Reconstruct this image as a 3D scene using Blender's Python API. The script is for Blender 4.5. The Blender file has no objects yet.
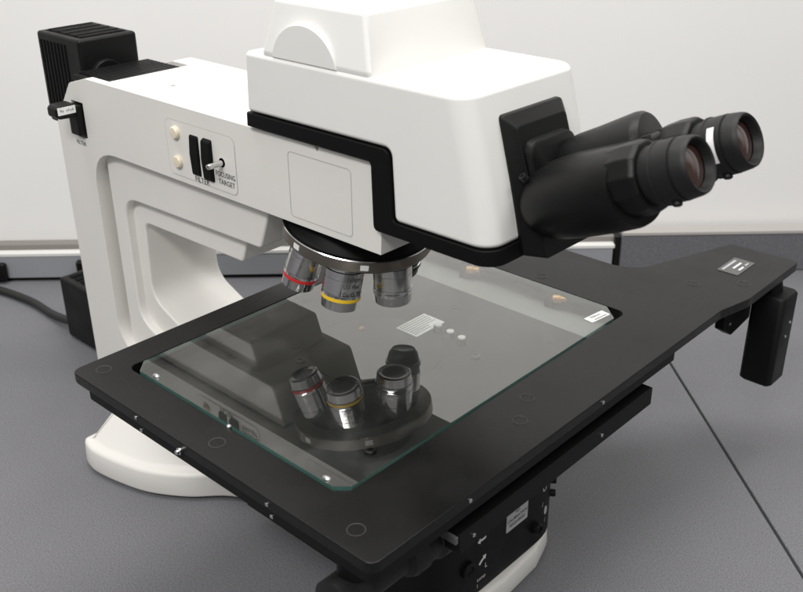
import bpy, bmesh, math, random
from mathutils import Vector, Matrix
R = math.radians
random.seed(4)
scene = bpy.context.scene
COL = scene.collection
YC = .217                    # lateral symmetry plane of the microscope
PT = .215                    # height of the stage plate's top above the desk

# ------------------------------------------------------------------ materials
def mat(name, color, rough=.5, metal=0., spec=.5, noise=0., nscale=60., bump=0., bscale=400., coat=0., rvar=0.):
    m = bpy.data.materials.new(name); m.use_nodes = True
    nt = m.node_tree; b = nt.nodes['Principled BSDF']
    b.inputs['Base Color'].default_value = (*color, 1)
    b.inputs['Roughness'].default_value = rough
    b.inputs['Metallic'].default_value = metal
    b.inputs['Specular IOR Level'].default_value = spec
    b.inputs['Coat Weight'].default_value = coat
    tc = nt.nodes.new('ShaderNodeTexCoord')
    if noise or rvar:
        n = nt.nodes.new('ShaderNodeTexNoise'); n.inputs['Scale'].default_value = nscale
        n.inputs['Detail'].default_value = 4
        nt.links.new(tc.outputs['Object'], n.inputs['Vector'])
        if noise:
            r = nt.nodes.new('ShaderNodeMapRange')
            r.inputs['From Min'].default_value = .3; r.inputs['From Max'].default_value = .7
            r.inputs['To Min'].default_value = 1 - noise; r.inputs['To Max'].default_value = 1 + noise
            nt.links.new(n.outputs['Fac'], r.inputs['Value'])
            mx = nt.nodes.new('ShaderNodeVectorMath'); mx.operation = 'SCALE'
            mx.inputs[0].default_value = color
            nt.links.new(r.outputs['Result'], mx.inputs['Scale'])
            nt.links.new(mx.outputs['Vector'], b.inputs['Base Color'])
        if rvar:
            r = nt.nodes.new('ShaderNodeMapRange')
            r.inputs['From Min'].default_value = .3; r.inputs['From Max'].default_value = .7
            r.inputs['To Min'].default_value = rough - rvar; r.inputs['To Max'].default_value = rough + rvar
            nt.links.new(n.outputs['Fac'], r.inputs['Value'])
            nt.links.new(r.outputs['Result'], b.inputs['Roughness'])
    if bump:
        n2 = nt.nodes.new('ShaderNodeTexNoise'); n2.inputs['Scale'].default_value = bscale
        n2.inputs['Detail'].default_value = 2
        nt.links.new(tc.outputs['Object'], n2.inputs['Vector'])
        bp = nt.nodes.new('ShaderNodeBump'); bp.inputs['Strength'].default_value = bump
        bp.inputs['Distance'].default_value = .001
        nt.links.new(n2.outputs['Fac'], bp.inputs['Height'])
        nt.links.new(bp.outputs['Normal'], b.inputs['Normal'])
    return m

M = {}
M['white'] = mat('white_enamel', (.77, .755, .72), .42, noise=.015, nscale=14, bump=.06, bscale=900, rvar=.05)
M['head'] = mat('white_head_enamel', (.82, .815, .79), .36, noise=.012, nscale=14, bump=.05, bscale=900, rvar=.05)
M['black'] = mat('black_plastic', (.005, .005, .005), .45, spec=.22, bump=.12, bscale=1400, rvar=.06, nscale=40)
M['gasket'] = mat('black_gasket', (.004, .004, .004), .5, spec=.15)
M['slot'] = mat('dark_recess', (.004, .004, .004), .8, spec=.1)
M['anod'] = mat('black_anodised', (.0048, .0047, .0046),   .30, spec=.38, noise=.08, nscale=18, bump=.10, bscale=1600, rvar=.09)
M['anod'].node_tree.nodes['Principled BSDF'].inputs['IOR'].default_value = 1.41
M['anod2'] = mat('black_anodised_side', (.004, .004, .004), .5, spec=.18, bump=.1, bscale=1600)
M['under'] = mat('grey_anodised', (.012, .012, .0115), .6, spec=.25, noise=.06, nscale=30, rvar=.05)
M['under_dark'] = mat('dark_anodised', (.008, .008, .0075), .5, spec=.3)
M['rail'] = mat('satin_aluminium', (.27, .27, .26), .5, metal=.2, rvar=.06)
M['chrome'] = mat('polished_chrome', (.66, .655, .66), .15, metal=1, rvar=.05, nscale=200)
M['chrome_dull'] = mat('satin_chrome', (.55, .55, .55), .33, metal=1)
M['bronze'] = mat('bronzed_metal', (.235, .21, .185), .33, metal=.85, rvar=.04, nscale=90)
M['dkmetal'] = mat('dark_steel', (.05, .05, .05), .3, metal=.8)
M['brass'] = mat('brass', (.72, .40, .13), .4, metal=.5)
M['red'] = mat('red_ring', (.55, .02, .02), .35)
M['yellow'] = mat('yellow_ring', (.80, .52, .02), .35)
M['green'] = mat('green_ring', (.03, .30, .08), .35)
M['blue'] = mat('blue_ring', (.05, .18, .5), .35)
M['cream'] = mat('cream_button', (.80, .72, .56), .4)
M['rubber'] = mat('black_rubber', (.009, .009, .009), .52, spec=.35, bump=.15, bscale=1200)
M['tube'] = mat('black_tube_enamel', (.0045, .0045, .0044), .40, spec=.25, bump=.14, bscale=1500, rvar=.05, nscale=30)
M['ink'] = mat('dark_ink', (.03, .03, .032), .6)
M['inkgrey'] = mat('grey_ink', (.30, .295, .28), .6)
M['whiteink'] = mat('white_ink', (.75, .75, .75), .5)
M['sticker'] = mat('white_sticker', (.80, .80, .79), .5, noise=.03)
M['greysticker'] = mat('grey_sticker', (.50, .50, .51), .35, noise=.03)
M['nameplate'] = mat('grey_name_plate', (.10, .099, .097), .45, metal=.1)
M['ring'] = mat('plug_ring_edge', (.075, .072, .068), .4)
M['seam'] = mat('panel_groove', (.42, .41, .39), .6)
M['cable'] = mat('black_cable', (.012, .012, .012), .5)
M['pink'] = mat('coated_lens', (.05, .024, .020), .04, spec=1., coat=1.)
M['mirror'] = mat('objective_glass', (.02, .02, .03), .03, spec=1.)

def desk_mat():
    m = bpy.data.materials.new('speckled_grey_laminate'); m.use_nodes = True
    nt = m.node_tree; b = nt.nodes['Principled BSDF']
    tc = nt.nodes.new('ShaderNodeTexCoord')
    n = nt.nodes.new('ShaderNodeTexNoise'); n.inputs['Scale'].default_value = 680; n.inputs['Detail'].default_value = 3
    n2 = nt.nodes.new('ShaderNodeTexNoise'); n2.inputs['Scale'].default_value = 7; n2.inputs['Detail'].default_value = 5
    v = nt.nodes.new('ShaderNodeTexVoronoi'); v.inputs['Scale'].default_value = 900
    for q in (n, n2, v): nt.links.new(tc.outputs['Object'], q.inputs['Vector'])
    cr = nt.nodes.new('ShaderNodeValToRGB')
    e = cr.color_ramp.elements
    e[0].position = .30; e[0].color = (.110, .110, .121, 1)
    e[1].position = .70; e[1].color = (.212, .211, .224, 1)
    mid = e.new(.5); mid.color = (.158, .1575, .169, 1)
    nt.links.new(n.outputs['Fac'], cr.inputs['Fac'])
    r = nt.nodes.new('ShaderNodeMapRange'); r.inputs['From Min'].default_value = .3; r.inputs['From Max'].default_value = .7
    r.inputs['To Min'].default_value = .95; r.inputs['To Max'].default_value = 1.05
    nt.links.new(n2.outputs['Fac'], r.inputs['Value'])
    vm = nt.nodes.new('ShaderNodeVectorMath'); vm.operation = 'SCALE'
    nt.links.new(cr.outputs['Color'], vm.inputs[0]); nt.links.new(r.outputs['Result'], vm.inputs['Scale'])
    nt.links.new(vm.outputs['Vector'], b.inputs['Base Color'])
    b.inputs['Roughness'].default_value = .55
    b.inputs['Specular IOR Level'].default_value = .3
    bp = nt.nodes.new('ShaderNodeBump'); bp.inputs['Strength'].default_value = .12; bp.inputs['Distance'].default_value = .0006
    nt.links.new(v.outputs['Distance'], bp.inputs['Height']); nt.links.new(bp.outputs['Normal'], b.inputs['Normal'])
    return m
M['desk'] = desk_mat()
M['wall'] = mat('white_wall_paint', (.82, .812, .80), .75, spec=.2, noise=.012, nscale=3, bump=.05, bscale=250)
M['ledge_white'] = mat('white_ledge_laminate', (.70, .69, .67), .5)
M['ledge_brown'] = mat('warm_grey_trim', (.21, .195, .18), .6)
M['rail_grey'] = mat('warm_grey_rail', (.40, .38, .36), .6)
M['ledge_grey'] = mat('pale_grey_raceway', (.27, .28, .30), .55, noise=.03, nscale=20)
M['panel_grey'] = mat('blue_grey_fabric_panel', (.125, .127, .14), .8, noise=.22, nscale=420, bump=.2, bscale=500)

def glass_mat():
    m = bpy.data.materials.new('clear_plate_glass'); m.use_nodes = True
    nt = m.node_tree; nt.nodes.clear()
    o = nt.nodes.new('ShaderNodeOutputMaterial')
    t = nt.nodes.new('ShaderNodeBsdfTransparent'); t.inputs['Color'].default_value = (.94, .955, .945, 1)
    g = nt.nodes.new('ShaderNodeBsdfGlossy'); g.inputs['Roughness'].default_value = .006
    g.inputs['Color'].default_value = (1, .995, .975, 1)
    f = nt.nodes.new('ShaderNodeFresnel'); f.inputs['IOR'].default_value = 1.5      # two coated faces, taken together
    ge = nt.nodes.new('ShaderNodeNewGeometry')
    inv = nt.nodes.new('ShaderNodeMath'); inv.operation = 'SUBTRACT'; inv.inputs[0].default_value = 1
    nt.links.new(ge.outputs['Backfacing'], inv.inputs[1])
    mu = nt.nodes.new('ShaderNodeMath'); mu.operation = 'MULTIPLY'
    nt.links.new(f.outputs['Fac'], mu.inputs[0]); nt.links.new(inv.outputs[0], mu.inputs[1])
    m2 = nt.nodes.new('ShaderNodeMath'); m2.operation = 'MULTIPLY'; m2.inputs[1].default_value = 2.65; m2.use_clamp = True
    nt.links.new(mu.outputs[0], m2.inputs[0])
    mx = nt.nodes.new('ShaderNodeMixShader')
    nt.links.new(m2.outputs[0], mx.inputs['Fac']); nt.links.new(t.outputs[0], mx.inputs[1]); nt.links.new(g.outputs[0], mx.inputs[2])
    tc = nt.nodes.new('ShaderNodeTexCoord'); d = nt.nodes.new('ShaderNodeBsdfDiffuse'); d.inputs['Color'].default_value = (.8, .79, .77, 1)
    n1 = nt.nodes.new('ShaderNodeTexNoise'); n1.inputs['Scale'].default_value = 22; n1.inputs['Detail'].default_value = 6; n1.inputs['Distortion'].default_value = 1.2
    n2 = nt.nodes.new('ShaderNodeTexVoronoi'); n2.inputs['Scale'].default_value = 210
    for q in (n1, n2): nt.links.new(tc.outputs['Object'], q.inputs['Vector'])
    r1 = nt.nodes.new('ShaderNodeMapRange'); r1.inputs['From Min'].default_value = .45; r1.inputs['From Max'].default_value = .8; r1.inputs['To Max'].default_value = .025
    r2 = nt.nodes.new('ShaderNodeMapRange'); r2.inputs['From Min'].default_value = .05; r2.inputs['From Max'].default_value = .0; r2.inputs['To Max'].default_value = .10
    nt.links.new(n1.outputs['Fac'], r1.inputs['Value']); nt.links.new(n2.outputs['Distance'], r2.inputs['Value'])
    ad = nt.nodes.new('ShaderNodeMath'); nt.links.new(r1.outputs[0], ad.inputs[0]); nt.links.new(r2.outputs[0], ad.inputs[1])
    du = nt.nodes.new('ShaderNodeMixShader')
    nt.links.new(ad.outputs[0], du.inputs['Fac']); nt.links.new(mx.outputs[0], du.inputs[1]); nt.links.new(d.outputs[0], du.inputs[2])
    nt.links.new(du.outputs[0], o.inputs['Surface'])
    return m
M['glass'] = glass_mat()
M['glass_edge'] = mat('green_glass_edge', (.10, .25, .22), .12, spec=.8, noise=.15, nscale=40)
def see_through(m, k):
    nt = m.node_tree; b = nt.nodes['Principled BSDF']; o = nt.nodes['Material Output']
    t = nt.nodes.new('ShaderNodeBsdfTransparent'); t.inputs['Color'].default_value = (.75, .88, .84, 1)
    x = nt.nodes.new('ShaderNodeMixShader'); x.inputs['Fac'].default_value = k
    nt.links.new(t.outputs[0], x.inputs[1]); nt.links.new(b.outputs[0], x.inputs[2]); nt.links.new(x.outputs[0], o.inputs['Surface'])
see_through(M['glass_edge'], .5)

# ------------------------------------------------------------------ bmesh helpers
def newbm(): return bmesh.new()
def prism(poly, axis, a, b, bm=None):
    """poly is a list of 2-D points; axis 'x' 'y' 'z' is the extrusion axis"""
    bm = bm or newbm()
    def P(u, v, t):
        return {'x': (t, u, v), 'y': (u, t, v), 'z': (u, v, t)}[axis]
    A = [bm.verts.new(P(u, v, a)) for u, v in poly]
    B = [bm.verts.new(P(u, v, b)) for u, v in poly]
    n = len(poly)
    bm.faces.new(A); bm.faces.new(B[::-1])
    for i in range(n):
        bm.faces.new((A[i], B[i], B[(i + 1) % n], A[(i + 1) % n]))
    return bm
def box(x0, x1, y0, y1, z0, z1, bm=None):
    return prism([(x0, y0), (x1, y0), (x1, y1), (x0, y1)], 'z', z0, z1, bm)
def frame_from(axis):
    w = Vector(axis).normalized()
    u = w.orthogonal().normalized(); v = w.cross(u)
    return u, v, w
def lathe(origin, axis, prof, n=48, bm=None, cap=True, mats=None):
    """prof: list of (distance along axis, radius); mats: per band material index"""
    bm = bm or newbm(); o = Vector(origin); u, v, w = frame_from(axis)
    rings = []
    for t, r in prof:
        rings.append([bm.verts.new(o + w * t + (u * math.cos(2 * math.pi * i / n) + v * math.sin(2 * math.pi * i / n)) * r) for i in range(n)])
    for k in range(len(rings) - 1):
        for i in range(n):
            f = bm.faces.new((rings[k][i], rings[k][(i + 1) % n], rings[k + 1][(i + 1) % n], rings[k + 1][i]))
            if mats: f.material_index = mats[k]
    if cap:
        bm.faces.new(rings[0][::-1])
        f = bm.faces.new(rings[-1])
        if mats: f.material_index = mats[-1]
    return bm
def cyl(p, axis, r, h, n=32, bm=None): return lathe(p, axis, [(0, r), (h, r)], n, bm)
def loft(rings, bm=None):
    bm = bm or newbm(); V = [[bm.verts.new(p) for p in r] for r in rings]; n = len(rings[0])
    for k in range(len(V) - 1):
        for i in range(n): bm.faces.new((V[k][i], V[k][(i + 1) % n], V[k + 1][(i + 1) % n], V[k + 1][i]))
    bm.faces.new(V[0][::-1]); bm.faces.new(V[-1])
    return bm
def rrect(x0, x1, y0, y1, r, n=8):
    """rounded rectangle outline; r may be a 4-tuple: corners (x0y0, x1y0, x1y1, x0y1)"""
    if not hasattr(r, '__len__'): r = (r,) * 4
    out = []
    for (cx, cy, sx, sy, a0, rr) in ((x0, y0, 1, 1, 180, r[0]), (x1, y0, -1, 1, 270, r[1]), (x1, y1, -1, -1, 0, r[2]), (x0, y1, 1, -1, 90, r[3])):
        for i in range(n + 1):
            a = R(a0 + 90 * i / n)
            out.append((cx + sx * rr + rr * math.cos(a), cy + sy * rr + rr * math.sin(a)))
    return out
def fillet(poly, radii, n=7):
    """round the corners of a polygon"""
    out = []; N = len(poly)
    for i in range(N):
        p = Vector(poly[i]); a = Vector(poly[i - 1]); b = Vector(poly[(i + 1) % N])
        r = radii[i] if hasattr(radii, '__len__') else radii
        if r <= 0: out.append(tuple(p)); continue
        da = (a - p).normalized(); db = (b - p).normalized()
        ang = da.angle(db)
        t = min(r / math.tan(ang / 2), (a - p).length * .48, (b - p).length * .48)
        p0 = p + da * t; p1 = p + db * t
        for k in range(n + 1):
            s = k / n
            out.append(tuple(p0 * (1 - s) ** 2 + p * 2 * s * (1 - s) + p1 * s * s))
    return out
def spline(pts, n=8, closed=False):
    P = [Vector(p) for p in pts]; out = []; N = len(P)
    rng = range(N if closed else N - 1)
    for i in rng:
        p1 = P[i]; p2 = P[(i + 1) % N]
        p0 = P[i - 1] if (closed or i > 0) else p1 * 2 - p2
        p3 = P[(i + 2) % N] if (closed or i + 2 < N) else p2 * 2 - p1
        for k in range(n):
            t = k / n
            out.append(.5 * ((2 * p1) + (p2 - p0) * t + (2 * p0 - 5 * p1 + 4 * p2 - p3) * t * t + (3 * p1 - p0 - 3 * p2 + p3) * t ** 3))
    if not closed: out.append(P[-1])
    return out
def tube(pts, r, n=14, bm=None):
    bm = bm or newbm(); rings = []; up = Vector((0, 0, 1))
    for i, p in enumerate(pts):
        d = (pts[min(i + 1, len(pts) - 1)] - pts[max(i - 1, 0)]).normalized()
        s = d.cross(up); s = s.normalized() if s.length > 1e-4 else Vector((1, 0, 0)); q = s.cross(d)
        rings.append([p + (s * math.cos(2 * math.pi * k / n) + q * math.sin(2 * math.pi * k / n)) * r for k in range(n)])
    return loft(rings, bm)

def obj(name, bm, m, parent=None, bevel=0., seg=3, smooth=40, bang=35):
    bmesh.ops.recalc_face_normals(bm, faces=bm.faces)
    me = bpy.data.meshes.new(name); bm.to_mesh(me); bm.free()
    o = bpy.data.objects.new(name, me); COL.objects.link(o)
    for q in (m if isinstance(m, (list, tuple)) else [m]): me.materials.append(q)
    if smooth: me.shade_smooth(); me.set_sharp_from_angle(angle=R(smooth))
    if bevel:
        b = o.modifiers.new('bevel', 'BEVEL'); b.width = bevel; b.segments = seg
        b.limit_method = 'ANGLE'; b.angle_limit = R(bang); b.harden_normals = True
    if parent: o.parent = parent; o.matrix_parent_inverse = parent.matrix_world.inverted()
    return o
def boolean(bmA, bmB, op):
    objs = []
    for bm in (bmA, bmB):
        bmesh.ops.recalc_face_normals(bm, faces=bm.faces)
        me = bpy.data.meshes.new('t'); bm.to_mesh(me); bm.free()
        o = bpy.data.objects.new('t', me); COL.objects.link(o); objs.append(o)
    md = objs[0].modifiers.new('b', 'BOOLEAN'); md.operation = op; md.object = objs[1]; md.solver = 'EXACT'
    bpy.context.view_layer.update()
    dg = bpy.context.evaluated_depsgraph_get()
    me = bpy.data.meshes.new_from_object(objs[0].evaluated_get(dg))
    bm = bmesh.new(); bm.from_mesh(me)
    for o in objs:
        d = o.data; bpy.data.objects.remove(o); bpy.data.meshes.remove(d)
    bpy.data.meshes.remove(me)
    bmesh.ops.dissolve_limit(bm, angle_limit=R(.5), verts=bm.verts, edges=bm.edges)
    return bm
def text_bm(s, size, spacing=1., depth=.0):
    cu = bpy.data.curves.new('t', 'FONT'); cu.body = s; cu.size = size; cu.align_x = 'CENTER'; cu.align_y = 'CENTER'
    cu.space_character = spacing; cu.resolution_u = 3
    o = bpy.data.objects.new('t', cu); COL.objects.link(o); bpy.context.view_layer.update()
    me = bpy.data.meshes.new_from_object(o.evaluated_get(bpy.context.evaluated_depsgraph_get()))
    bm = bmesh.new(); bm.from_mesh(me)
    bpy.data.objects.remove(o); bpy.data.curves.remove(cu); bpy.data.meshes.remove(me)
    return bm
def lettering(s, size, origin, right, up, m, parent, spacing=1., name='lettering', sx=1.):
    bm = text_bm(s, size, spacing)
    r = Vector(right).normalized(); u = Vector(up).normalized(); o = Vector(origin)
    for v in bm.verts: v.co = o + r * (v.co.x * sx) + u * v.co.y
    return obj(name, bm, m, parent, smooth=0)
def flat(poly, origin, right, up, thick, bm=None):
    """thin plate on a surface; poly in the (right, up) plane, standing thick proud of it"""
    bm = bm or newbm(); r = Vector(right).normalized(); u = Vector(up).normalized(); n = r.cross(u); o = Vector(origin)
    A = [bm.verts.new(o + r * p[0] + u * p[1] + n * thick) for p in poly]
    B = [bm.verts.new(o + r * p[0] + u * p[1] - n * .0004) for p in poly]
    bm.faces.new(A); bm.faces.new(B[::-1]); k = len(poly)
    for i in range(k): bm.faces.new((A[i], B[i], B[(i + 1) % k], A[(i + 1) % k]))
    return bm
def outline(poly, inner, origin, right, up, thick):
    """closed thin line between two outlines of equal length"""
    bm = newbm(); r = Vector(right); u = Vector(up); n = r.cross(u); o = Vector(origin)
    A = [bm.verts.new(o + r * p[0] + u * p[1] + n * thick) for p in poly]
    B = [bm.verts.new(o + r * p[0] + u * p[1] + n * thick) for p in inner]
    k = len(poly)
    for i in range(k): bm.faces.new((A[i], A[(i + 1) % k], B[(i + 1) % k], B[i]))
    return bm
def thing(name, label, cat, loc=(0, 0, 0)):
    o = bpy.data.objects.new(name, None); COL.objects.link(o); o.location = loc
    o['label'] = label; o['category'] = cat; o.empty_display_size = .05
    bpy.context.view_layer.update()
    return o
def tag(o, label, cat): o['label'] = label; o['category'] = cat; return o
def struct(o): o['kind'] = 'structure'; return o
def sub(child, parent):
    child.parent = parent; child.matrix_parent_inverse = parent.matrix_world.inverted(); return child
X = Vector((1, 0, 0)); Y = Vector((0, 1, 0)); Z = Vector((0, 0, 1))

# ------------------------------------------------------------------ the setting
WA = Vector((.7218, .6921, 0)); WN = Vector((-.6921, .7218, 0))      # along the wall, away from us
W0 = Vector((-.975, .277, 0))                                      # front face of the raceway, on the desk
def wp(s, d, z): return W0 + WA * s + WN * d + Z * z
def wbox(s0, s1, d0, d1, z0, z1):
    bm = newbm(); V = [bm.verts.new(wp(s, d, z)) for z in (z0, z1) for s, d in ((s0, d0), (s1, d0), (s1, d1), (s0, d1))]
    for q in ((0, 1, 2, 3), (7, 6, 5, 4), (0, 4, 5, 1), (1, 5, 6, 2), (2, 6, 7, 3), (3, 7, 4, 0)): bm.faces.new([V[i] for i in q])
    return bm
# desk: two tops that meet in a dark seam running away from the wall
SP = Vector((-.147, .684, 0)); SD = Vector((-.274, .262, 0)).normalized()      # a point of the seam, its direction
SQ = Vector((SD.y, -SD.x, 0))                                      # across it
def seam_at(d, off):
    p = SP + SQ * off; k = (d - (p - W0).dot(WN)) / SD.dot(WN); q = p + SD * k; return (q.x, q.y)
def wxy(s, d): p = wp(s, d, 0); return (p.x, p.y)
struct(obj('desk', prism([wxy(-2.2, .0315), seam_at(.0315, -.0015), seam_at(-1.9, -.0015), wxy(-2.2, -1.9)], 'z', -.03, 0), M['desk'], bevel=.0012))
struct(obj('desk', prism([wxy(3.2, .0315), seam_at(.0315, .0015), seam_at(-1.9, .0015), wxy(3.2, -1.9)], 'z', -.03, 0), M['desk'], bevel=.0012))
struct(obj('desk_seam_strip', prism([seam_at(.03, -.02), seam_at(.03, .02), seam_at(-1.88, .02), seam_at(-1.88, -.02)], 'z', -.05, -.032), M['slot']))
struct(obj('wall', wbox(-2.6, 3.4, .0325, .12, -.8, 2.4), M['wall']))

# ------------------------------------------------------------------ wall furniture
SE = .862                                                           # where the raceway ends
rw = thing('cable_raceway', 'long pale grey cable raceway with white top ledge along the wall', 'raceway', tuple(W0))
obj('front_cover', wbox(-1.6, SE, 0, .03, .006, .0405), M['ledge_grey'], rw, .002)
obj('plinth', wbox(-1.6, SE - .01, .006, .03, 0.0005, .0058), M['slot'], rw)
obj('top_ledge', wbox(-1.6, SE + .002, -.001, .0132, .0408, .0470), M['ledge_white'], rw, .0015)
obj('trim_strip', wbox(-1.6, SE + .006, .0135, .0312, .0408, .0555), M['ledge_brown'], rw, .002)

fp = thing('desk_panel', 'low dark grey fabric panel with a pale top rail, behind the right desk', 'panel', tuple(wp(1.0, 0, 0)))
obj('fabric_face', wbox(SE + .012, 3.0, .0, .030, .0005, .060), M['panel_grey'], fp, .002)
obj('top_rail', wbox(SE + .012, 3.0, -.001, .024, .0604, .0665), M['rail_grey'], fp, .0015)
obj('end_post', wbox(SE + .003, SE + .011, .004, .03, .0005, .058), M['black'], fp, .001)

# ------------------------------------------------------------------ power box and leads
pb = thing('power_box', 'black power supply box on the desk behind the white column', 'power supply', (-.74, .27, 0))
obj('case', box(-.785, -.655, .216, .300, .002, .088), M['black'], pb, .004)
v = newbm()
for i in range(9): box(-.775 + i * .013, -.767 + i * .013, .226, .290, .0882, .0890, v)
obj('vent', v, M['slot'], pb)
plug = thing('power_plug', 'black plug pushed into the raceway at the left edge', 'plug', tuple(wp(-.09, -.01, .03)))
obj('plug_body', wbox(-.115, -.043, -.010, -.0005, .006, .034), M['black'], plug, .004)
obj('plug_tail', wbox(-.16, -.1155, -.009, -.001, .012, .028), M['rubber'], plug, .003)
cab = obj('power_cable', tube(spline([(-1.12, .16, .0065), (-1.05, .196, .0065), (-.98, .217, .0065), (-.936, .226, .0065), (-.898, .230, .0065), (-.854, .229, .0065), (-.815, .2275, .012), (-.7853, .227, .018)], 10), .0055), M['cable'])
tag(cab, 'thick black cable running across the desk into the power box', 'cable')
sk = thing('wall_socket', 'small black socket block on the raceway beside the white column', 'socket', tuple(wp(.07, 0, .03)))
obj('socket_body', wbox(.062, .10, -.012, -.0005, .010, .036), M['black'], sk, .002)
obj('socket_face', wbox(.067, .095, -.0128, -.0122, .014, .032), M['slot'], sk)

# ------------------------------------------------------------------ the microscope
mic = thing('microscope', 'large white and black inspection microscope with wide glass stage and binocular eyepieces', 'microscope', (-.3, YC, 0))

# base: a rounded foot that flares into two ears beside the column
half = [(-.513, .105), (-.515, .125), (-.513, .136), (-.498, .1415), (-.48, .142), (-.449, .1365), (-.413, .1255), (-.377, .103), (-.345, .073), (-.30, .056), (-.22, .056), (-.15, .064), (-.125, .079), (-.104, .0925), (-.085, .096), (-.070, .085), (-.0575, .050)]
half = [(p.x, p.y) for p in spline([(a, b, 0) for a, b in half], 5)]
foot = [(x, YC - h) for x, h in half] + [(-.0545, YC)] + [(x, YC + h) for x, h in half[::-1]]
def ring(z, inset, hmax=None, xmin=None, xmax=None):
    out = []
    c = Vector((-.3, YC))
    for i, (x, y) in enumerate(foot):
        a = Vector(foot[i - 1]); b = Vector(foot[(i + 1) % len(foot)])
        d = (b - a).normalized(); n = Vector((-d.y, d.x))
        q = Vector((x, y)) + n * inset
        if hmax is not None: q.y = min(max(q.y, YC - hmax), YC + hmax)
        if xmax is not None: q.x = min(q.x, xmax)
        out.append((q.x, q.y, z))
    return [(x, y, z * (.78 + .22 * min(max((-.12 - x) / .2, 0), 1))) for x, y, z in out]
base = obj('base', loft([ring(.003, .003), ring(.0045, .0005), ring(.006, 0), ring(.0265, .001), ring(.0288, .0018), ring(.0303, .0035), ring(.0309, .0055), ring(.0315, .0105), ring(.033, .0125), ring(.0345, .0135), ring(.085, .022, .062, -.10, -.10), ring(.10, .022, .050, -.10, -.12)]), M['white'], mic, smooth=60)
for (x, y) in ((-.47, .10), (-.47, 2 * YC - .10), (-.10, .15), (-.10, 2 * YC - .15)):
    obj('rubber_foot', cyl((x, y, 0), (0, 0, 1), .014, .004, 24), M['rubber'], base)

# black front housing of the base with its marks
def fx(y): return -.0612 - .0110 * abs((y - YC) / .086) ** 8
hp = [(fx(YC + t * .086), YC + t * .086) for t in [i / 12 - 1 for i in range(25)]]
hp = hp + [(-.084, YC + .0877), (-.095, YC + .0880), (-.30, YC + .0880), (-.30, YC - .0880), (-.095, YC - .0880), (-.084, YC - .0877)]
hous = obj('front_housing', prism(hp, 'z', .0265, .1655), M['black'], mic, .0015, bang=50, smooth=60)
def onpanel(y, e=.0006):
    d = (fx(y + .0005) - fx(y - .0005)) / .001
    r = Vector((d, 1, 0)).normalized(); n = r.cross(Z)
    return Vector((fx(y), y, 0)) + n * e, r
def mark(poly, y, z, m, name='printed_mark', th=.0004):
    o, r = onpanel(y, 0.0); return obj(name, flat(poly, o + Z * z, r, Z, th), m, hous, smooth=0)
st = mark(rrect(-.0152, .0152, -.0095, .0095, .0012), .2375, .0775, M['greysticker'], 'calibration_sticker', .0005)
o, r = onpanel(.2375, .0007)
lettering('NO', .0042, o + Z * .0842, r, Z, M['ink'], hous)
lettering('CALIBRATION', .0047, o + Z * .0787, r, Z, M['ink'], hous, sx=.95)
lettering('REQUIRED', .0047, o + Z * .0732, r, Z, M['ink'], hous)
arrow = [(-.0055, 0), (-.002, .0030), (-.002, .0012), (.002, .0009), (.0055, .0013), (.0055, -.0009), (.002, -.0013), (-.002, -.0010), (-.002, -.0030)]
mark(arrow, .1885, .0825, M['whiteink'])
ca, sa = math.cos(R(215)), math.sin(R(215))
mark([(x * ca - y * sa, x * sa + y * ca) for x, y in arrow], .1905, .0605, M['whiteink'])
def pm(s, size, y, z, m=M['whiteink']):
    o, r = onpanel(y, .0006); lettering(s, size, o + Z * z, r, Z, m, hous)
pm('n', .0065, .1925, .0885); pm('L', .0075, .1950, .0520); pm('Lamp', .0052, .1890, .0420); pm('I', .0055, .1840, .0355)
pm('U', .010, .2785, .0840); pm('/', .0065, .2765, .0665); pm('/', .0065, .2825, .0465)
mark([(.0026 * math.cos(a), .0046 * math.sin(a)) for a in [i * math.pi / 10 for i in range(20)]], .2835, .0565, M['greysticker'])
def knob(y, z, r0, h, name='knob'):
    o, r = onpanel(y, -.001); n = r.cross(Z)
    return obj(name, lathe(o + Z * z, n, [(0, r0), (h * .8, r0), (h, r0 * .85), (h * .98, r0 * .6), (h * .8, r0 * .55)], 32), M['black'], hous)
knob(.1700, .0630, .0075, .005); knob(.2660, .0480, .0055, .007); knob(.2985, .0790, .0035, .006); knob(.2990, .0640, .0035, .006)
obj('screw', lathe(onpanel(.180, 0)[0] + Z * .0955, X, [(0, .0022), (.0008, .0022), (.0012, .001)], 16), M['chrome_dull'], hous)

# stand: the C-shaped column and arm, three nested steps round the opening
A0, A1 = YC - .054, YC + .054
lev0 = fillet([(-.613, -.0095), (-.613, .340), (-.577, .385), (-.545, .394), (-.143, .394), (-.1465, .3225), (-.5535, .3225), (-.5535, .105), (-.49, .068), (-.30, .068), (-.30, -.0095)],
              [0, .010, .010, .006, .002, .0, .045, .045, .02, 0, 0])
armbm = prism(lev0, 'y', A0, A1)
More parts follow.
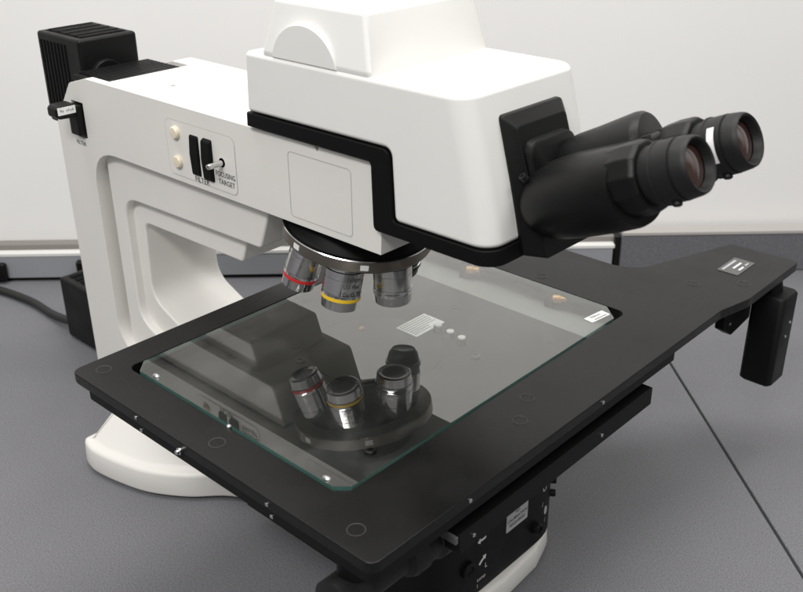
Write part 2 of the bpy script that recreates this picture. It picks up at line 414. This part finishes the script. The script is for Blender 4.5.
# cut in the top for the lamp house collar, and the lever slot
armbm = boolean(armbm, box(-.587, -.516, YC - .046, YC + .034, .3885, .42), 'DIFFERENCE')
armbm = boolean(armbm, box(-.5785, -.5565, A0 - .01, A0 + .006, .3305, .3675), 'DIFFERENCE')
armbm = boolean(armbm, prism([(-.2165, .3960), (-.2095, .3960), (-.2126, .3895), (-.2134, .3895)], 'y', A0 - .01, A0 + .003), 'DIFFERENCE')
arm = obj('stand', armbm, M['white'], mic, .0042, 4, bang=30)
l1 = fillet([(-.545, .3205), (-.288, .3205), (-.304, .2795), (-.5215, .2745), (-.5215, .135), (-.46, .112), (-.30, .10), (-.30, .08), (-.545, .09)], [0, .004, .006, .025, .03, .02, 0, 0, 0])
obj('inner_step', prism(l1, 'y', YC - .0455, YC + .0455), M['white'], arm, .003, 4, bang=30)
l2 = fillet([(-.535, .290), (-.329, .290), (-.344, .2515), (-.503, .2485), (-.507, .162), (-.455, .140), (-.31, .125), (-.31, .085), (-.535, .10)], [0, .004, .006, .010, .03, .03, 0, 0, 0])
obj('inner_step', prism(l2, 'y', YC - .0375, YC + .0375), M['white'], arm, .003, 4, bang=30)

SX = Vector((1, 0, 0))
def side(x, z, e=0.): return Vector((x, A0 - e, z))
def groove(x0, x1, z0, z1, r, w=.0005):
    p = rrect(x0, x1, z0, z1, r); q = rrect(x0 + w, x1 - w, z0 + w, z1 - w, r - w)
    return outline(p, q, (0, A0, 0), X, Z, .0002)
obj('control_panel', flat(rrect(-.414, -.316, .3285, .3795, .006), (0, A0, 0), X, Z, .0003), M['white'], arm, smooth=0)
obj('panel_groove', groove(-.4145, -.3155, .328, .380, .0065), M['seam'], arm, smooth=0)
obj('cover_groove', groove(-.2475, -.176, .3285, .3835, .004), M['seam'], arm, smooth=0)
for z in (.369, .342):
    obj('button', lathe(side(-.3985, z, -.001), -Y, [(0, .0058), (.0035, .0058), (.0045, .0048), (.0047, .002)], 32), M['cream'], arm)
for x0, x1, dz, out in ((-.3785, -.3660, 0, .0015), (-.3595, -.3468, .0005, .003)):
    bm = prism(fillet([(A0 + .002, .3325), (A0 - out, .3350), (A0 - out - .001, .354), (A0 - out, .3700), (A0 + .002, .3735)], [0, .003, .01, .003, 0]), 'x', x0, x1)
    obj('filter_slider', bm, M['gasket'], arm, .0012)
pin = obj('target_pin', lathe(side(-.3345, .3545, -.001), -Y + Vector((0, 0, -.02)), [(0, .0026), (.013, .0026), (.0145, .0022), (.015, .001)], 24), M['chrome'], arm)
obj('pin_socket', lathe(side(-.3345, .3545, -.001), -Y, [(0, .0042), (.0013, .0042), (.0013, .0030)], 24), M['dkmetal'], arm)
lettering('FILTER', .0072, side(-.3655, .3310, .0006), X, Z, M['ink'], arm)
lettering('FOCUSING', .0068, side(-.331, .3435, .0006), X, Z, M['ink'], arm, sx=.82)
lettering('TARGET', .0068, side(-.330, .3365, .0006), X, Z, M['ink'], arm, sx=.9)
lettering('FILTER', .0062, side(-.570, .3245, .0005), X, Z, M['ink'], arm)
# filter lever in its slot
obj('lever_slot', box(-.578, -.557, A0 + .005, A0 + .0058, .331, .367), M['slot'], arm)
lv = obj('filter_lever', box(-.5755, -.5585, A0 - .006, A0 + .0048, .3345, .3655), M['black'], arm, .0015)
obj('lever_grip', prism(fillet([(A0 - .0065, .3545), (A0 - .0065, .3690), (A0 - .0215, .3690), (A0 - .0245, .366), (A0 - .0245, .3585), (A0 - .0215, .3555)], 0), 'x', -.5755, -.5585), M['black'], arm, .0015)
obj('lever_label', flat(rrect(-.0082, .0082, -.0038, .0038, .0006), (-.5584, A0 - .0145, .3635), Y, Z, .0003), M['sticker'], arm, smooth=0)
pb_ = newbm()
for x, w_, dz in ((-.0062, .0016, .0006), (-.0042, .0012, -.0002), (-.0005, .0010, 0), (.0012, .0013, .0004), (.0034, .0009, -.0003), (.0048, .0014, .0002)):
    flat([(x, -.0010 + dz), (x + w_, -.0008 + dz), (x + w_, .0011 + dz), (x + .0003, .0012 + dz)], (-.5580, A0 - .0145, .3635), Y, Z, .0001, pb_)
obj('print_lines', pb_, M['inkgrey'], arm, smooth=0)
for x, y in ((-.455, YC - .02), (-.37, YC + .024)):
    obj('top_screw', lathe((x, y, .3941), Z, [(0, .0022), (.0006, .0022), (.0008, .0012), (.0002, .001)], 16), M['seam'], arm)

# black ribbed collar and lamp house at the rear
col = obj('lamp_collar', box(-.586, -.517, YC - .045, YC + .033, .3800, .3905), M['black'], mic, .001)
rb = newbm()
for i in range(10): box(-.582 + i * .0066, -.5785 + i * .0066, YC - .041, YC + .029, .3907, .3921, rb)
obj('collar_ribs', rb, M['black'], col)
lx0, lx1, ly0, ly1, lz0, lz1 = -.667, -.583, YC - .034, YC + .034, .326, .4225
lamp = obj('lamp_house', box(lx0, lx1, ly0, ly1, lz0, lz1), M['black'], mic, .0035, 4)
s = newbm()
for i in range(8): box(lx0 + .007 + i * .0068, lx0 + .0092 + i * .0068, ly0 - .0006, ly0 - .0002, lz0 + .012, lz1 - .008, s)
obj('side_slots', s, M['slot'], lamp)
g = newbm(); box(lx0 + .007, lx1 - .007, ly0 + .007, ly1 - .007, lz1 - .0002, lz1 + .0003, g)
obj('top_grille', g, M['slot'], lamp)
g = newbm()
for i in range(15):
    y = ly0 + .0095 + i * .0034
    box(lx0 + .009, lx1 - .009, y, y + .0014, lz1 + .0004, lz1 + .0012, g)
for i in range(4): box(lx0 + .012 + i * .017, lx0 + .0135 + i * .017, ly0 + .009, ly1 - .009, lz1 + .0013, lz1 + .0019, g)
obj('grille_bars', g, M['black'], lamp)
obj('lamp_knob', lathe((lx1 - .001, YC - .008, .3820), X, [(0, .0185), (.006, .0185), (.0075, .0175)], 48), M['black'], lamp)

# final width and depth of the stand: its sides stand 62 mm either side of the centre plane
fit = Matrix.Translation((.00534, YC * (1 - 1.148), .0103)) @ Matrix.Diagonal((.98326, 1.148, .98326, 1))
for q in [arm, col] + list(arm.children) + list(col.children): q.data.transform(fit)

# head: white shell over a black gasket
H0, H1 = YC - .066, YC + .066
def headplan(z, off=0.):
    t = max(0., (z - .349) / (.459 - .349))
    xf = -.0325 - .0285 * t ** 1.15 + off; xr = -.2825 + .005 * t - off
    r = .016
    return [(x, y, z) for x, y in rrect(xr, xf, H0 - off, H1 + off, (.004, r, r, .004), 10)]
prof_w = fillet([(-.30, .4115), (-.30, .48), (-.01, .48), (-.01, .360), (-.1215, .3595), (-.1245, .4125)], [0, 0, 0, 0, .006, .007])
hd = boolean(loft([headplan(.33 + .13 * k / 9 if k < 9 else .4595) for k in range(10)]), prism(prof_w, 'y', .05, .40), 'INTERSECT')
head = obj('head', hd, M['head'], mic, .0048, 5, bang=38)
prof_g = fillet([(-.30, .4002), (-.30, .4111), (-.1249, .4121), (-.1219, .3593), (-.01, .3597), (-.01, .3485), (-.141, .3485), (-.1425, .4002)], [0, 0, .007, .006, 0, 0, .005, .004])
gk = boolean(loft([headplan(.33 + .10 * k / 6, .0012) for k in range(7)]), prism(prof_g, 'y', .05, .40), 'INTERSECT')
obj('gasket', gk, M['gasket'], head, .0008, 2, bang=38)
def tp(z, s):
    t = (z - .4597) / .041
    return [(x, y, z) for x, y in rrect(-.2585 + .010 * t, -.1425 - .011 * t, YC - .0655 + .0075 * t, YC + .0655 - .0065 * t, .0045, 6)]
cam_tube = obj('camera_port', loft([[(x * .98 - .004, YC + (y - YC) * .93, .452) for x, y, z in tp(.4597, 0)], tp(.4597, 0), tp(.501, 1)]), M['head'], mic, .0035, 4, bang=38)
hc = [(-.2105 + .0345 * math.cos(R(180 - 180 * i / 32)), .4545 + .0315 * math.sin(R(180 * i / 32))) for i in range(33)]
hc = [(x, max(z, .4596)) for x, z in hc]
obj('round_boss', prism(hc, 'y', YC - .0657, YC - .05), M['head'], cam_tube, .0025, 4, bang=38)

# binocular tube
TH = R(25); TD = Vector((math.cos(TH), 0, math.sin(TH))); TN = Vector((-math.sin(TH), 0, math.cos(TH)))
E0 = Vector((.087, YC, .440))                                      # midpoint between the eyepiece ends
def headx(z):
    return -.0325 - .0285 * max(0., (z - .349) / .11) ** 1.15
def bezring(ins, off, sl=0):
    return [(headx(z) + off + sl * (.4425 - z), y, z) for y, z in rrect(YC - .0345 + ins, YC + .0345 - ins, .3490, .4425 - ins * 1.1, .003, 3)]
bino = obj('binocular_tube', loft([bezring(0, -.004), bezring(0, .003), bezring(.0065, .0085, .09)]), M['tube'], mic, .0009, 2, bang=25)
def tl(t, dy, r0=0): return E0 - TD * t + Y * dy
fl = newbm()
def flr(k, off): return [(headx(.395) + off - .25 * (z - .395), y, z) for y, z in rrect(YC - .0265 + k, YC + .0265 - k, .362, .4255 - k, .010, 6)]
obj('tube_flange', loft([flr(0, .008), flr(0, .0145), flr(.001, .0155)]), M['tube'], bino, smooth=35)
for s in (-1, 1):
    bm = lathe(tl(.124, s * .0170) + TN * (.008 if s == 1 else -.0035), TD + Y * s * .19, [(-.012, .016), (-.004, .0215), (.004, .0245), (.014, .0258), (.03, .0265)] + ([(.056, .0285), (.0595, .0280), (.062, .0262), (.0625, .021)] if s == 1 else [(.06, .0265), (.077, .0258), (.0805, .0248), (.081, .020)]), 56)
    obj('prism_housing', bm, M['tube'], bino, smooth=35)
    bm = lathe(tl(.0435, s * .032), TD, [(-.020, .0205), (-.010, .0226), (.0, .0234), (.0095, .0230), (.0125, .0216), (.0128, .017)], 12)
    obj('tube_collar', bm, M['tube'], bino, .0012, 2, bang=20)
br = newbm()
bridge = []
for t, hw, up, dn in ((.136, .015, .022, -.020), (.10, .023, .0235, -.024), (.050, .029, .0205, -.021)):
    c = tl(t, 0); bridge.append([c + Y * a * hw + TN * b for a, b in ((-1, dn), (1, dn), (1, up), (-1, up))])
obj('bridge', loft(bridge), M['tube'], bino, .005, 4)
obj('screw', lathe(tl(.124, -.034) + TN * .019, -Y * .6 + TN * .8, [(-.002, .0028), (.002, .0028), (.002, .0012), (.0005, .001)], 16), M['dkmetal'], bino)
obj('screw', lathe(tl(.0375, -.0185) + TN * .0195, TN, [(-.003, .003), (.0035, .003), (.0035, .0014), (.001, .001)], 16), M['dkmetal'], bino)
ey = None
for s in (-1, 1):
    c = tl(0, s * .032)
    prof = [(-.060, .0178), (-.0245, .0180), (-.0240, .0197), (-.0228, .0197), (-.0224, .0190), (-.0110, .0189), (-.0106, .0178), (-.0096, .0178), (-.0092, .0186), (-.0030, .0178), (-.001, .0172), (0, .0162), (-.0008, .0148), (-.0055, .0132)]
    e = obj('eyepiece', lathe(c, TD, prof, 56, cap=False), M['rubber'], mic, smooth=30)
    lp = [(-.0062, .0142)] + [(-.0062 + .0025 * (1 - (q / 6) ** 2) , .0130 * q / 6 + .0004) for q in range(6, -1, -1)]
    obj('eye_lens', lathe(c, TD, lp, 40), M['pink'], e)
    kb = lathe(tl(.017, s * .032) - TN * .0172 - Y * .007, -TN - Y * .4, [(0, .003), (.0020, .003), (.0028, .002)], 20)
    obj('lock_screw', kb, M['rubber'], e)
    if s == 1:
        lb = newbm(); u = -Y; n2 = TN
        for k in range(12):
            a0 = R(48 - k * 6); a1 = R(48 - (k + 1) * 6); q = []
            for t in (.0190, .0142):
                for a in (a0, a1): q.append(tl(t, .032) + (TN * math.sin(a) - Y * math.cos(a)) * .01910)
            lb.faces.new([lb.verts.new(p) for p in (q[0], q[1], q[3], q[2])])
        bmesh.ops.remove_doubles(lb, verts=lb.verts, dist=1e-6)
        obj('white_label', lb, M['sticker'], e)

# nosepiece: tilted turret with six objectives
AL = R(11)
NA = Vector((-math.sin(AL), 0, -math.cos(AL)))                      # its axis, pointing down
NC = Vector((-.2245, YC - .001, .3095))
nose = obj('nosepiece', lathe(NC, NA, [(-.030, .040), (-.0145, .050), (-.005, .0612), (-.0045, .0640), (-.0038, .0646), (.0055, .0646), (.0065, .064), (.0068, .058), (.0085, .052)], 96, mats=[1, 1, 1, 2, 0, 0, 0, 0, 1]), [M['bronze'], M['gasket'], M['chrome']], mic, smooth=30)
nu = Vector((math.cos(AL), 0, -math.sin(AL)))
def radial(phi): return nu * math.cos(phi) + Y * math.sin(phi)
obj('turret_mount', lathe(NC, -NA, [(.012, .038), (.034, .038)], 48), M['gasket'], nose)
for ph in (-150, -95, -40):
    d = radial(R(ph)); tng = NA.cross(d)
    obj('index_mark', flat(rrect(-.0034, .0034, -.0024, .0024, .0005), NC + NA * .0012 + d * .0643, -tng, -NA, .0006), M['sticker'], nose, smooth=0)
def objective(phi, L, ringmat, rb, kind):
    rd = radial(R(phi)); d = (NA * math.cos(AL) + rd * math.sin(AL)).normalized()
    o = NC + NA * .0075 + rd * .0395
    if kind == 'wide':      # straight barrel, colour band near the tip
        prof = [(0, .012), (.002, .0135), (.003, rb - .0012), (.009, rb - .0012), (.0095, rb), (.0150, rb), (.0152, rb - .0005), (.0160, rb - .0005), (.0162, rb), (L - .0165, rb), (L - .0163, rb - .0005), (L - .0155, rb - .0005), (L - .0153, rb), (L - .013, rb), (L - .0125, rb + .0002), (L - .0095, rb + .0002), (L - .009, rb - .0006), (L - .001, rb - .0012), (L, rb - .003), (L - .0008, rb - .006), (L - .0012, .004)]
        mats = [0, 0, 0, 0, 0, 2, 2, 2, 0, 2, 2, 2, 0, 0, 1, 0, 0, 2, 2, 3, 3, 3]
    else:
        prof = [(0, .012), (.002, .0135), (.003, rb), (L - .022, rb), (L - .020, rb - .0008), (L - .015, rb - .0008), (L - .0148, rb), (L - .0118, rb), (L - .0115, rb - .0012), (L - .004, rb - .003), (L, rb - .006), (L - .0005, .0065), (L - .001, .003)]
        mats = [0, 0, 0, 2, 2, 0, 1, 0, 2, 2, 2, 3, 3]
    return obj('objective', lathe(o, d, prof, 56, mats=mats), [M['chrome'], ringmat, M['chrome'] if kind == 'wide' else M['dkmetal'], M['mirror']], nose, smooth=28), o, d
objective(-117, .048, M['red'], .0152, 'wide')
yo, yO, yD = objective(-57, .0445, M['yellow'], .0165, 'wide')
objective(3, .044, M['chrome'], .0165, 'wide')
objective(63, .046, M['dkmetal'], .0165, 'slim')
for ph in (123, 183):                                              # two empty seats closed with black caps
    rd = radial(R(ph)); d = (NA * math.cos(AL) + rd * math.sin(AL)).normalized()
    obj('seat_cap', lathe(NC + NA * .0075 + rd * .0395, d, [(0, .0135), (.004, .0135), (.005, .0125), (.005, .008), (.003, .007)], 40), M['black'], nose)
# engraving wrapped on the yellow objective
eu, ev, ew = frame_from(yD)
def engrave(s, size, t, ang0):
    bm = text_bm(s, size)
    viewdir = Vector((.72, -.69, 0)); viewdir = (viewdir - yD * viewdir.dot(yD)).normalized(); sidev = (-yD).cross(viewdir)
    for vtx in bm.verts:
        a = vtx.co.x / .0166 + ang0
        p = yO + yD * (t - vtx.co.y) + (viewdir * math.cos(a) + sidev * math.sin(a)) * .01665
        vtx.co = p
    obj('engraving', bm, M['ink'], nose, smooth=0)
engrave('Nikon', .0052, .014, .52); engrave('LU Plan', .0050, .0205, .45); engrave('10x/0.30', .0060, .0275, .45); engrave('∞/0 EPI', .0036, .0330, .45)

# stage plate with its opening
plate_out = fillet([(0, 0), (0, .454), (.0085, .494), (.0085, .6085), (-.064, .6065), (-.103, .4885), (-.125, .478), (-.345, .478), (-.345, 0)],
                   [.009, .02, .02, .007, .007, .03, .02, .008, .010])
hole = rrect(-.315, -.0625, .0355, .3935, .008)
pbm = boolean(prism(plate_out, 'z', .206, PT), prism(hole, 'z', .19, .23), 'DIFFERENCE')
plate = obj('stage_plate', pbm, M['anod'], mic, .0009, 2, bang=45)
low_out = fillet([(-.0005, .0005), (-.0005, .372), (-.335, .372), (-.335, .0005)][::-1], [.004, .004, .009, .009][::-1])
lowhole = rrect(-.318, -.0595, .0325, .3955 - .03, .008)
low = obj('lower_frame', boolean(prism(fillet([(-.0005, .0005), (-.0005, .372), (-.02, .39), (-.02, .43), (-.31, .43), (-.323, .40), (-.323, .0005)], [.009, .003, .005, .005, .01, .01, .006]), 'z', .1985, .2058), prism(rrect(-.318, -.0595, .0325, .4250, .008), 'z', .18, .23), 'DIFFERENCE'), M['anod2'], mic, .0006, 2, bang=45)
carr = obj('carriage', box(-.3225, -.030, .010, .357, .1875, .1980), M['under'], mic, .0008)
obj('carriage_rail', box(-.3225, -.030, .3575, .4295, .1875, .1945), M['rail'], carr, .0008)
obj('carriage_underside', box(-.319, -.032, .014, .424, .1871, .1874), M['under_dark'], carr)
ymod = obj('cross_slide', box(-.30, 0, .083, .338, .170, .1868), M['anod2'], mic, .001)
obj('slide_end', box(-.02, -.0005, .0797, .0826, .1800, .1860), M['nameplate'], ymod, .0006)
obj('guide_rail', box(-.26, -.03, .10, .33, .1658, .1698), M['under_dark'], ymod)
obj('slide_stop', lathe((-.012, .285, .1705), -Z, [(0, .006), (.006, .006), (.007, .005)], 20), M['rubber'], ymod)
def screw(x, y, z, axis, parent, r=.0022, m=None, name='screw'):
    return obj(name, lathe((x, y, z), axis, [(-.001, r), (.0006, r), (.0009, r * .8), (.0009, r * .5), (.0001, r * .45)], 20), m or M['chrome'], parent)
for x, z in ((-.250, .2115), (-.097, .2105)): screw(x, -.0002, z, -Y, plate, .0016)
for x, z in ((-.2455, .2020), (-.0935, .2020)): screw(x, .0003, z, -Y, low, .0016)
for y in (.093, .256): screw(.0002, y, .2105, X, plate, .0016)
for y in (.098, .259): screw(.0002, y, .1785, X, ymod, .0016)
obj('limit_screw', lathe((-.193, .0008, .2085), -Y, [(0, .0028), (.0035, .0028), (.0037, .0018), (.0055, .0018), (.006, .0012)], 20), M['chrome'], plate)
for x, y, r in ((-.326, .0195, .0062), (-.031, .0175, .0062), (-.173, .0175, .0062), (-.043, .216, .0058), (-.0285, .187, .0058), (-.165, .407, .0056), (-.047, .490, .0060), (-.0105, .522, .0060)):
    obj('plug_ring', lathe((x, y, PT + .0001), Z, [(0, r), (.00025, r - .0001), (.00025, r - .0003), (0, r - .00045)], 48, cap=False), M['ring'], plate)
npx = (-.0435 - .0235) / 2
npl = obj('name_plate', flat(rrect(-.0195, .0195, -.0108, .0108, .0008), (-.0335, .5545, PT), Y, -X, .0005), M['nameplate'], plate, smooth=0)
def dashes(rows, h, origin, right, up, parent, m, name='print_lines'):
    b = newbm()
    for yy, x0, x1, lo, hi, gap in rows:
        x = x0
        while x < x1 - .0002:
            x2 = min(x + random.uniform(lo, hi), x1)
            flat([(x, yy), (x2, yy), (x2, yy + h), (x, yy + h)], origin, right, up, .0001, b); x = x2 + gap
    return obj(name, b, m, parent, smooth=0)
nb = (-.0335, .5545, PT + .0010)
dashes([(.0050, -.0165, .0120, .0012, .0018, .0008)], .0026, nb, Y, -X, plate, M['greysticker'])
dashes([(-.0016, -.0075, .0095, .006, .009, .0003), (-.0078, -.0080, .0015, .002, .003, .0006)], .0021, nb, Y, -X, plate, M['whiteink'])
dashes([(-.0074, .0065, .0130, .0016, .0024, .0006)], .0018, nb, Y, -X, plate, M['greysticker'])

# things fixed to the carriage under the glass
cz = .1981
obj('round_window', lathe((-.205, .215, cz), Z, [(0, .060), (.0006, .060), (.0008, .059)], 72), M['under_dark'], carr)
lab = obj('instruction_label', flat(rrect(-.0195, .0195, -.0128, .0128, .0006), (-.205, .2735, cz), Y, -X, .0012), M['sticker'], carr, smooth=0)
tx = newbm()
for i in range(7):
    yy = .0095 - i * .0032
    x = -.0175
    while x < (.016 if i < 5 else .004):
        w = random.uniform(.0012, .004); x2 = min(x + w, .0175)
        flat([(x, yy), (x2, yy), (x2, yy + .0011), (x, yy + .0011)], (-.205, .2735, cz + .0014), Y, -X, .0001, tx); x = x2 + .0009
obj('label_print', tx, M['inkgrey'], lab)
for x, y in ((-.186, .2765), (-.170, .2745), (-.155, .2725)):
    obj('post', lathe((x, y, cz), Z, [(0, .0042), (.006, .0042)], 24), M['under_dark'], carr)
    obj('post_cap', lathe((x, y, cz + .0061), Z, [(0, .0036), (.0012, .0034), (.0016, .0024)], 24), M['whiteink'], carr)
for x, y, r in ((-.154, .272, .0045), (-.206, .325, .0045), (-.262, .17, .005), (-.29, .12, .004), (-.10, .33, .004)):
    obj('cap_screw', lathe((x, y, cz), Z, [(0, r), (.0008, r), (.0008, r * .5), (.0002, r * .5)], 24), M['under_dark'], carr)
for x, y in ((-.131, .262), (-.238, .155), (-.10, .10)):
    obj('cap_screw', lathe((x, y, cz), Z, [(0, .0045), (.0025, .0045), (.0028, .004), (.0028, .002), (.001, .002)], 24), M['dkmetal'], carr)
for x, y in ((-.243, .3885), (-.139, .3915)):
    obj('brass_clip', lathe((x, y, .2045), Vector((.9, .3, .15)), [(0, .0040), (.007, .0040), (.0075, .003), (.013, .0026)], 20), M['brass'], carr)
    obj('clip_block', box(x - .009, x + .001, y - .003, y + .008, .1947, .2040), M['under_dark'], carr, .001)
obj('brass_tab', lathe((-.2405, .232, cz), Z, [(0, .0025), (.002, .0025), (.003, .0015)], 16), M['brass'], carr)

# stage handle hanging under the tab, and the drive knob under the near corner
def hr(z, ins=0): return [(x, y, z) for x, y in rrect(-.0150 + ins, .0190 - ins, .558 + ins, .594 - ins, .0055 - ins * .5, 6)]
hnd = obj('stage_handle', loft([hr(.0915, .003), hr(.0945, 0), hr(.1895, 0), hr(.192, .002)]), M['black'], mic, smooth=45)
obj('handle_bracket', prism(fillet([(.515, .2055), (.575, .2055), (.575, .155), (.535, .150), (.515, .163)], 0), 'x', -.030, -.0195), M['black'], hnd, .0015)
obj('handle_stem', lathe((-.002, .578, .1915), Z, [(0, .010), (.0142, .007)], 24), M['black'], hnd)
for z, y in ((.160, .582), (.146, .576)): screw(.0191, y, z, X, hnd, .0016, M['chrome_dull'])
screw(-.0193, .527, .166, X, hnd, .0016, M['chrome_dull'])
dk = obj('drive_knob', lathe((-.030, .004, .170), Y, [(-.012, .012), (-.010, .0165), (.012, .0165), (.014, .0135), (.020, .0135), (.022, .0125), (.050, .0125), (.052, .0165), (.056, .018), (.066, .018), (.068, .0165), (.078, .0165), (.081, .019), (.096, .019)], 48), M['rubber'], mic, smooth=30)
obj('knob_post', lathe((-.030, .012, .172), Z, [(0, .010), (.0262, .010)], 24), M['anod2'], dk)
obj('screw', lathe((-.016, -.0065, .1775), Vector((.6, -.8, .2)), [(-.003, .0032), (.0012, .0030), (.0018, .001)], 12), M['chrome'], dk)

# ------------------------------------------------------------------ glass plate, lying on the stage
gl = thing('glass_plate', 'clear glass sheet with chamfered corners and greenish edge lying on the black stage', 'glass plate', (-.19, .214, .2125))
gpoly = [(-.301, .0375), (-.0735, .0375), (-.0640, .0465), (-.0640, .3755), (-.0810, .3910), (-.300, .3910), (-.3125, .3800), (-.3125, .0490)]
gbm = prism(gpoly, 'z', .2122, .2158)
gbm.faces.ensure_lookup_table()
bmesh.ops.recalc_face_normals(gbm, faces=gbm.faces)
for f in gbm.faces: f.material_index = 0 if abs(f.normal.z) > .5 else 1
obj('sheet', gbm, [M['glass'], M['glass_edge']], gl, smooth=0)
gt = .2159
obj('white_sticker', flat(rrect(-.0125, .0125, -.0050, .0050, .0012), (-.0765, .3675, gt), Vector((.12, 1, 0)), Vector((-1, .12, 0)), .0003), M['sticker'], gl, smooth=0)
lettering('Nikon', .0052, (-.0783, .3675, gt + .0004), Vector((.12, 1, 0)), Vector((-1, .12, 0)), M['ink'], gl)
gb = newbm()
for k in range(6): flat([(-.008 + k * .0027, -.0008), (-.0062 + k * .0027, -.0008), (-.0062 + k * .0027, .0006), (-.008 + k * .0027, .0006)], (-.0735, .3690, gt + .0005), Vector((.12, 1, 0)), Vector((-1, .12, 0)), .0001, gb)
obj('print_lines', gb, M['inkgrey'], gl, smooth=0)
for x, y in ((-.2835, .0415), (-.0825, .0405)):
    bm = newbm(); bmesh.ops.create_uvsphere(bm, u_segments=20, v_segments=10, radius=.0042)
    for vtx in bm.verts: vtx.co = Vector((vtx.co.x * .9 + x, vtx.co.y * .6 + y, max(vtx.co.z, -.0001) * .55 + gt))
    obj('retaining_clip', bm, M['chrome_dull'], gl)
bm = newbm(); bmesh.ops.create_uvsphere(bm, u_segments=14, v_segments=8, radius=.0022)
for vtx in bm.verts: vtx.co = Vector((vtx.co.x - .183, vtx.co.y + .0360, vtx.co.z + .2150))
obj('edge_bead', bm, M['chrome_dull'], gl)

# ------------------------------------------------------------------ light
w = bpy.data.worlds.new('World'); scene.world = w; w.use_nodes = True
nt = w.node_tree; bg = nt.nodes['Background']; bg.inputs[1].default_value = .50
tc = nt.nodes.new('ShaderNodeTexCoord'); sp = nt.nodes.new('ShaderNodeSeparateXYZ'); nt.links.new(tc.outputs['Generated'], sp.inputs[0])
nz = nt.nodes.new('ShaderNodeTexNoise'); nz.inputs['Scale'].default_value = 3.6; nz.inputs['Detail'].default_value = 3
mp = nt.nodes.new('ShaderNodeMapping'); mp.inputs['Scale'].default_value = (1, 1, .25); nt.links.new(tc.outputs['Generated'], mp.inputs[0]); nt.links.new(mp.outputs[0], nz.inputs['Vector'])
ad = nt.nodes.new('ShaderNodeMath'); ad.operation = 'MULTIPLY_ADD'; ad.inputs[1].default_value = 1.6; ad.inputs[2].default_value = -.80
nt.links.new(nz.outputs['Fac'], ad.inputs[0])
a2 = nt.nodes.new('ShaderNodeMath'); a2.operation = 'ADD'; nt.links.new(sp.outputs['Z'], a2.inputs[0]); nt.links.new(ad.outputs[0], a2.inputs[1])
cr = nt.nodes.new('ShaderNodeValToRGB'); el = cr.color_ramp.elements                # the rest of the room: dim below, pale ceiling above
el[0].position = 0.0; el[0].color = (.16, .155, .15, 1); el[1].position = .55; el[1].color = (1.25, 1.235, 1.2, 1)
e2 = el.new(.16); e2.color = (.50, .49, .475, 1)
nt.links.new(a2.outputs[0], cr.inputs['Fac']); nt.links.new(cr.outputs['Color'], bg.inputs[0])
def area(name, loc, tgt, sx, sy, power, color=(1, .985, .965)):
    l = bpy.data.lights.new(name, 'AREA'); l.shape = 'RECTANGLE'; l.size = sx; l.size_y = sy; l.energy = power; l.color = color
    o = bpy.data.objects.new(name, l); COL.objects.link(o); o.location = loc
    o.rotation_euler = (Vector(tgt) - Vector(loc)).to_track_quat('-Z', 'Y').to_euler(); return o
lw = wp(.55, -.42, 1.75)
area('wall_side_lamp', lw, wp(.55, -.25, .3), 1.5, .25, 18)
area('ceiling_lamp', (1.1, .5, 1.95), (.2, .4, .2), 1.2, .3, 8)
area('ceiling_lamp', (.3, -1.3, 1.95), (-.2, .2, .2), 1.2, .3, 31)

# ------------------------------------------------------------------ camera
yaw, pitch, roll = R(132.95), R(26.1), R(.5)
f0 = Vector((math.cos(pitch) * math.cos(yaw), math.cos(pitch) * math.sin(yaw), -math.sin(pitch)))
r0 = f0.cross(Z).normalized(); d0 = f0.cross(r0)
rr = math.cos(roll) * r0 + math.sin(roll) * d0; dd = -math.sin(roll) * r0 + math.cos(roll) * d0
cd = bpy.data.cameras.new('Camera'); co = bpy.data.objects.new('Camera', cd); COL.objects.link(co)
mw = Matrix((rr, -dd, -f0)).transposed().to_4x4(); mw.translation = Vector((.31910128, -.31477652, .615)); co.matrix_world = mw
cd.sensor_width = 36; cd.lens = 36 * 965 / 803; cd.clip_end = 100; cd.clip_start = .01
cd.dof.use_dof = True; cd.dof.focus_distance = .80; cd.dof.aperture_fstop = 13
scene.camera = co
scene.view_settings.view_transform = 'Standard'; scene.view_settings.look = 'None'
scene.view_settings.exposure = 0; scene.view_settings.gamma = 1
